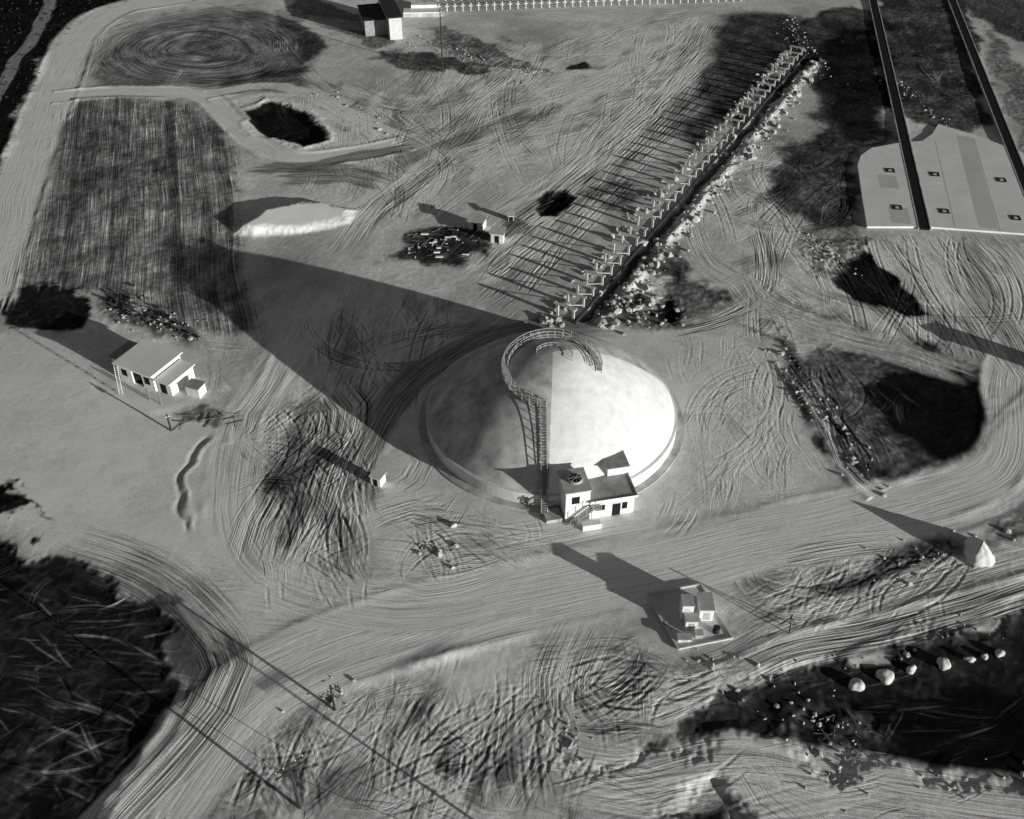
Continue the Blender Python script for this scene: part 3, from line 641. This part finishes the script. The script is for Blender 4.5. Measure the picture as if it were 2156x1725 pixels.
for p in [(1873,362),(1888,440),(1967,370),(1987,448),(2107,382),(2137,462)]:
    x,y=g(*p);e=empty('access_hatch',(x,y,0.36),math.radians(-8))
    b=MB();b.box(-0.9,0.9,-0.9,-0.6,0,0.06).box(-0.9,0.9,0.6,0.9,0,0.06).box(-0.9,-0.6,-0.6,0.6,0,0.06).box(0.6,0.9,-0.6,0.6,0,0.06);b.out('hatch_frame',M_pole,e)
    MB().box(-0.35,0.35,-0.35,0.35,0.01,0.10).out('hatch_lid',M_roof,e)
    MB().box(-0.6,0.6,-0.6,0.6,0.0,0.02).out('hatch_opening',M_dark,e)
# ---------------------------------------------------------------- equipment pad
E=empty('transformer_pad',(0,0,0))
Pp=[g(*p) for p in [(1360,1252),(1475,1232),(1542,1345),(1428,1368)]]
mesh('pad_slab',[(x,y,0.15) for x,y in Pp]+[(x,y,-.4) for x,y in Pp],[(3,2,1,0)]+[(i,(i+1)%4,4+(i+1)%4,4+i) for i in range(4)],M_conc2,E)
b=MB()
for i in range(4): strip(b,Pp[i],Pp[(i+1)%4],0.2,0.1,0.3)
b.out('pad_kerb',M_conc2,E)
for nm,p,(w,d,h),m in [('transformer_cabinet',(1443,1296),(1.3,1.6,2.7),M_wall),('switch_cabinet',(1453,1318),(1.4,1.2,1.5),M_wall),('transformer_housing',(1482,1290),(1.6,2.6,2.0),M_wall),('relay_box',(1440,1348),(1.5,0.8,0.6),M_wall),('relay_box_2',(1470,1340),(0.8,0.8,0.7),M_conc)]:
    x,y=g(*p);b=MB();b.box(x-w/2,x+w/2,y-d/2,y+d/2,0.1,h);b.out(nm,m,E)
    b=MB();b.box(x-w/2-.08,x+w/2+.08,y-d/2-.08,y+d/2+.08,h,h+0.12);b.out(nm+'_lid',M_roof,E)
    b=MB();b.box(x-w/4,x+w/4,y-d/2-.02,y-d/2-.005,0.35,h*0.8);b.out(nm+'_door',M_conc,E)
x,y=g(1507,1332);MB().rod((x,y,0.1),(x,y,1.0),0.4,14).out('oil_drum',M_pole,E)
x,y=g(1400,1315);MB().rod((x,y,0.1),(x,y,0.3),0.35,14).out('manhole_ring',M_conc,E)
# ---------------------------------------------------------------- sheds
for p,w,d,h,yw in [((1005,478),2.8,2.0,1.6,-20),((1048,505),2.2,1.8,1.8,-10),((1076,462),1.0,1.0,1.1,0),((2200,770),3,2.5,2.2,20)]:  # last entry is out of view, added to cast the right-edge shadow
    x,y=g(*p);e=empty('site_shed',(x,y,gz(x,y)),math.radians(yw))
    MB().box(-w/2,w/2,-d/2,d/2,-.3,h).out('shed_walls',M_conc2,e)
    k=0.25;V=[(-w/2-k,-d/2-k,h+.01),(w/2+k,-d/2-k,h+.01),(w/2+k,d/2+k,h+.35),(-w/2-k,d/2+k,h+.35)];V+=[(a_,b_,c_+0.1) for a_,b_,c_ in V]
    mesh('shed_roof',V,[(0,3,2,1),(4,5,6,7),(0,1,5,4),(1,2,6,5),(2,3,7,6),(3,0,4,7)],M_roof,e)
    MB().box(-0.4,0.4,-d/2-.03,-d/2-.01,0,h*0.8).out('shed_door',M_dark,e)
x,y=g(848,82);e=empty('concrete_building',(x,y,0),math.radians(14))
MB().box(-3.2,0,0,16,-1,5.5).out('building_walls',M_conc2,e);MB().box(-3.5,0.3,-.3,16.3,5.5,5.8).out('building_roof',M_pole,e)
MB().box(-9,-3.2,4,16,-1,4.0).out('rear_wing_walls',M_roofd,e);MB().box(-9.3,-3.5,3.7,16.2,4.0,4.2).out('rear_wing_roof',M_pole,e)
b=MB();b.box(.01,.03,3,4,1.2,3).box(.01,.03,8,9,1.2,3)
b.out('building_windows',M_dark,e)
x,y=g(850,36);e=empty('loading_dock',(x,y,0),math.radians(3));b=MB();b.box(0,10,0,3.5,-1,1.2).box(2,9,3.5,6,-1,2.0);b.out('dock_platform',M_wall,e)
MB().box(-.1,10.1,-.2,-.01,-.2,0.9).out('dock_face',M_conc,e)
p=np.array(g(925,25));q=np.array(g(1560,2));Lf=float(np.linalg.norm(q-p));e=empty('post_and_rail_fence',(p[0],p[1],0),math.atan2(*(q-p)[::-1]))
b=MB();nn_=40
for r_ in (0,6):
    for i in range(nn_):
        x=Lf*i/(nn_-1);b.box(x-.13,x+.13,r_-.1,r_+.1,-.6,2.2)
        b.box(x-.55,x+.55,r_-.08,r_+.08,1.3,1.55)
b.out('white_cross_posts',M_conc2,e)
# ---------------------------------------------------------------- poles and wires
tops=[]
for p,h,arm in [((705,1494),4.4,0.7),((632,1702),8.5,1.6),((932,150),15,0.8),((-90,1200),8.5,1.6),((1330,1960),8.5,1.6),((360,905),3.0,0.3)]:
    x,y=g(*p);z=gz(x,y);e=empty('utility_pole',(x,y,z),math.radians(40))
    MB().rod((0,0,-1),(0,0,h),0.18,8,0.12).out('pole_shaft',M_pole,e)
    b=MB();b.box(-arm,arm,-.17,-.05,h-.6,h-.42)
    if arm>1: b.box(-arm,arm,-.17,-.05,h-1.5,h-1.32)
    b.out('crossarm',M_pole,e)
    b=MB();
    for k in (-0.9,-0.4,0.4,0.9): b.rod((arm*k,-.11,h-.45),(arm*k,-.11,h-.25),0.07,6)
    b.out('insulators',M_conc2,e);tops.append((x,y,z+h-.3))
b=MB()
for i,j in ((3,1),(1,4),(1,0)):
    for k in (-1,1):
        a_=Vector(tops[i]);c_=Vector(tops[j]);o_=Vector((0.7*k,0.7*k,0));pr=a_+o_
        for s_ in range(1,17):
            t=s_/16;cu=a_.lerp(c_,t)+o_-Vector((0,0,4*1.2*t*(1-t)));b.rod(pr,cu,0.03,3);pr=cu
b.out('overhead_wires',M_pole)
x,y=g(1660,1322);b=MB()
for k in range(3):
    t=k*2.094+.4;b.rod((x+1.0*math.cos(t),y+1.0*math.sin(t),-.1),(x,y,2.0),0.07,5)
b.rod((x,y,2.0),(x,y,2.4),.1,5);b.out('survey_tripod',M_pole)
def blob(name,p,rx,ry,h,m,cone=True,seed=0):
    r=np.random.default_rng(seed);x,y=g(*p);z=gz(x,y);V=[];Fc=[];n=28;K=10
    for j in range(K+1):
        f_=j/K
        for i in range(n):
            t=2*math.pi*i/n;rr=(1-f_)*(1+0.16*math.sin(3*t+seed)+0.07*r.normal())
            V.append((x+rx*rr*math.cos(t),y+ry*rr*math.sin(t),z-.2+(h+.2)*(f_**(1.0 if cone else 0.75))*(1+0.03*r.normal())))
    for j in range(K):
        for i in range(n): Fc.append((j*n+i,j*n+(i+1)%n,(j+1)*n+(i+1)%n,(j+1)*n+i))
    return mesh(name,V,Fc,m,None,True)
blob('sand_pile',(2058,1168),1.7,2.5,2.4,M_sand,False,3)
# ---------------------------------------------------------------- rocks
import bmesh
def icot(sub):
    bm=bmesh.new();bmesh.ops.create_icosphere(bm,subdivisions=sub,radius=1);a_=np.array([v.co[:] for v in bm.verts]);f_=np.array([[v.index for v in q.verts] for q in bm.faces]);bm.free();return a_,f_
I1=icot(1);I3=icot(3)
def rocks(name,spots,m,jit=0.2,up=0.15,T_=I1,sm=False):
    VV=[];FF=[];n=0;IV,IF=T_
    for x,y,s_ in spots:
        if sm:
            ph=rng.uniform(0,6,3);dv=1+jit*(np.sin(IV[:,0]*3+ph[0])+np.sin(IV[:,1]*4+ph[1])+0.6*np.sin(IV[:,2]*7+IV[:,0]*5+ph[2]))
        else: dv=1+rng.normal(0,jit,len(IV))
        v=IV*dv[:,None]*np.array([s_*rng.uniform(.7,1.3),s_*rng.uniform(.7,1.3),s_*rng.uniform(.5,.9)])
        t=rng.uniform(0,6.28);c,s2=math.cos(t),math.sin(t);v=np.stack([v[:,0]*c-v[:,1]*s2,v[:,0]*s2+v[:,1]*c,v[:,2]],1)+np.array([x,y,gz(x,y)+s_*up])
        VV.append(v);FF.append(IF+n);n+=len(IV)
    return npmesh(name,np.concatenate(VV),np.concatenate(FF),3,m,sm)
sp=[]
for _ in range(620):
    t=random.random();off=random.gauss(4.6,1.8) if random.random()<.6 else random.gauss(-3.8,0.9);q=TA+(TBp-TA)*t+tn*off
    sp.append((q[0],q[1],abs(random.gauss(0,.30))+.12))
for _ in range(80):
    u,v=random.gauss(1330,60),random.gauss(650,25);x,y=g(u,v);sp.append((x,y,abs(random.gauss(0,.3))+.15))
for _ in range(14):
    u,v=random.gauss(1160,16),random.gauss(680,8);x,y=g(u,v);sp.append((x,y,abs(random.gauss(0,.35))+.25))
rocks('excavated_rubble',sp,M_rock)
sp=[]
for px,sg,nn_ in [([(1600,710),(1700,830),(1800,960),(1860,1040)],20,110),([(1840,1200),(2100,1150)],22,50),([(880,1140),(960,1160)],12,26),([(250,650),(420,700)],16,70),([(850,530),(990,500)],14,40),([(850,80),(1150,160)],22,100),([(1180,1540),(1230,1580)],18,20),([(1660,40),(1720,160)],22,130),([(1890,180),(1990,260)],18,60),([(1690,1500),(1800,1600)],30,60),([(2156,1300),(1600,1425)],12,26),([(640,1480),(730,1445)],14,14),([(1420,1380),(1560,1440)],20,20),([(500,215),(700,200),(820,290)],8,50),([(1900,1660),(2156,1620)],12,12),([(1700,500),(1790,560)],20,40)]:
    P=smooth(PX(px))
    for _ in range(nn_):
        i=random.randrange(len(P)-1);f_=random.random();q=P[i]*(1-f_)+P[i+1]*f_
        s_=sg/13;sp.append((q[0]+random.gauss(0,s_),q[1]+random.gauss(0,s_*1.3),abs(random.gauss(0,.14))+.06))
rocks('scattered_stones',sp,M_rock)
for p,s_ in [((1803,1440),.75),((1865,1421),.8),((1920,1407),.65),((1988,1396),.75),((2042,1386),.55),((2075,1380),.45),((2105,1374),.6),((955,1108),.45)]:
    x,y=g(*p);rocks('boulder',[(x,y,s_)],M_bould,0.12,0.3,I3,True)
# ---------------------------------------------------------------- brush & sticks
def inpoly(pts,x,y):
    c=False
    for (a_,b_),(e_,f_) in zip(pts,pts[1:]+pts[:1]):
        if (b_>y)!=(f_>y) and x<(e_-a_)*(y-b_)/(f_-b_)+a_: c=not c
    return c
def scatter(px,n):
    pts=PX(px);xs=[p[0] for p in pts];yy=[p[1] for p in pts];o=[]
    while len(o)<n:
        x=random.uniform(min(xs),max(xs));y=random.uniform(min(yy),max(yy))
        if inpoly(pts,x,y): o.append((x,y))
    return o
V=[];Fc=[]
for px,n_ in [([(0,0),(300,0),(150,60),(60,200),(0,390)],120),([(1660,60),(1840,30),(1880,290),(1790,330)],60),([(1850,0),(1990,0),(2060,250),(1930,250)],40),([(200,620),(280,600),(430,720),(250,660)],120)]:
    for x,y in scatter(px,n_):
        z=gz(x,y);h=random.uniform(.12,.4)
        for _ in range(4):
            t=random.uniform(0,3.14);w=h*random.uniform(.4,.9);k=len(V);lx,ly=random.gauss(0,.2),random.gauss(0,.2)
            V+= [(x-w*math.cos(t),y-w*math.sin(t),z-.05),(x+w*math.cos(t),y+w*math.sin(t),z-.05),(x+lx+w*.4*math.cos(t),y+ly+w*.4*math.sin(t),z+h),(x+lx-w*.7*math.cos(t),y+ly-w*.7*math.sin(t),z+h*.7)];Fc.append((k,k+1,k+2,k+3))
mesh('dry_brush',V,Fc,M_brush)
b=MB()
for px,n_ in [([(830,540),(870,480),(1000,470),(1030,510),(980,550)],35),([(370,870),(510,870),(500,890),(380,900)],20),([(1650,760),(1720,800),(1720,850),(1680,850)],24),([(1700,1510),(1880,1490),(1860,1600),(1740,1600)],25),([(950,90),(1180,90),(1120,180),(980,170)],24)]:
    for x,y in scatter(px,n_):
        t=random.uniform(0,3.14);l=random.uniform(.4,1.3);z=gz(x,y)+.05
        b.rod((x-l*math.cos(t),y-l*math.sin(t),z+random.uniform(0,.08)),(x+l*math.cos(t),y+l*math.sin(t),z+random.uniform(0,.08)),random.uniform(.02,.06),4)
b.out('fallen_branches',M_stick)
b=MB()
for x,y in scatter([(860,530),(890,490),(990,490),(990,540),(900,548)],9):
    l=random.uniform(.5,1.5);w=random.uniform(.15,.4);z=gz(x,y);b.box(x-l/2,x+l/2,y-w/2,y+w/2,z,z+.2)
b.out('stacked_lumber',M_wall)
# ---------------------------------------------------------------- person
x,y=g(1110,1066)
me=bpy.data.meshes.new('standing_person')
J=[(0,0,.95),(0,0,1.2),(0,0,1.42),(0,0,1.52),(0,-.01,1.66),(0,-.01,1.78),(-.1,0,.9),(-.12,-.03,.5),(-.13,.02,.08),(-.13,-.15,.04),(.1,0,.9),(.12,.03,.5),(.13,.08,.08),(.13,-.08,.04),(-.2,0,1.4),(-.27,.02,1.13),(-.26,-.08,.88),(.2,0,1.4),(.28,.02,1.13),(.24,-.1,.9)]
Ed=[(0,1),(1,2),(2,3),(3,4),(4,5),(0,6),(6,7),(7,8),(8,9),(0,10),(10,11),(11,12),(12,13),(2,14),(14,15),(15,16),(2,17),(17,18),(18,19)]
Rr=[.16,.15,.17,.06,.1,.08,.1,.07,.05,.04,.1,.07,.05,.04,.07,.05,.035,.07,.05,.035]
me.from_pydata(J,Ed,[]);po=bpy.data.objects.new('standing_person',me);scene.collection.objects.link(po)
po.location=(x,y,0);po.rotation_euler=(0,0,math.radians(30));md=po.modifiers.new('skin','SKIN')
for i,sv in enumerate(me.skin_vertices[0].data): sv.radius=(Rr[i],Rr[i]);sv.use_root=(i==0)
po.modifiers.new('sub','SUBSURF').levels=1;me.materials.append(mat('dark_work_clothes',0.04,.3,4))
# ---------------------------------------------------------------- light
EL=math.radians(8.7)
S=Vector((0.812*math.cos(EL),-0.583*math.cos(EL),math.sin(EL))).normalized()
ld=bpy.data.lights.new('sun','SUN');ld.energy=5.0;ld.angle=math.radians(0.4);ld.color=(1,0.995,0.985)
lo=bpy.data.objects.new('sun',ld);scene.collection.objects.link(lo);lo.rotation_euler=(-S).to_track_quat('-Z','Y').to_euler()
w=bpy.data.worlds.new('World');scene.world=w;w.use_nodes=True;nt=w.node_tree
sk=nt.nodes.new('ShaderNodeTexSky');sk.sky_type='NISHITA';sk.sun_disc=False;sk.sun_elevation=EL;sk.sun_rotation=math.atan2(0.812,-0.583)
bw=nt.nodes.new('ShaderNodeRGBToBW');nt.links.new(sk.outputs[0],bw.inputs[0]);nt.links.new(bw.outputs[0],nt.nodes['Background'].inputs['Color'])
nt.nodes['Background'].inputs['Strength'].default_value=0.05
# ---------------------------------------------------------------- camera
cd_=bpy.data.cameras.new('camera');cam=bpy.data.objects.new('camera',cd_);scene.collection.objects.link(cam)
cam.location=(0,0,CH);cam.rotation_euler=(math.pi/2-CP,0,0);cd_.sensor_width=36;cd_.lens=36*CF/2156;cd_.clip_end=12000;cd_.clip_start=1
scene.camera=cam
scene.view_settings.view_transform='Standard';scene.view_settings.look='None';scene.view_settings.exposure=0
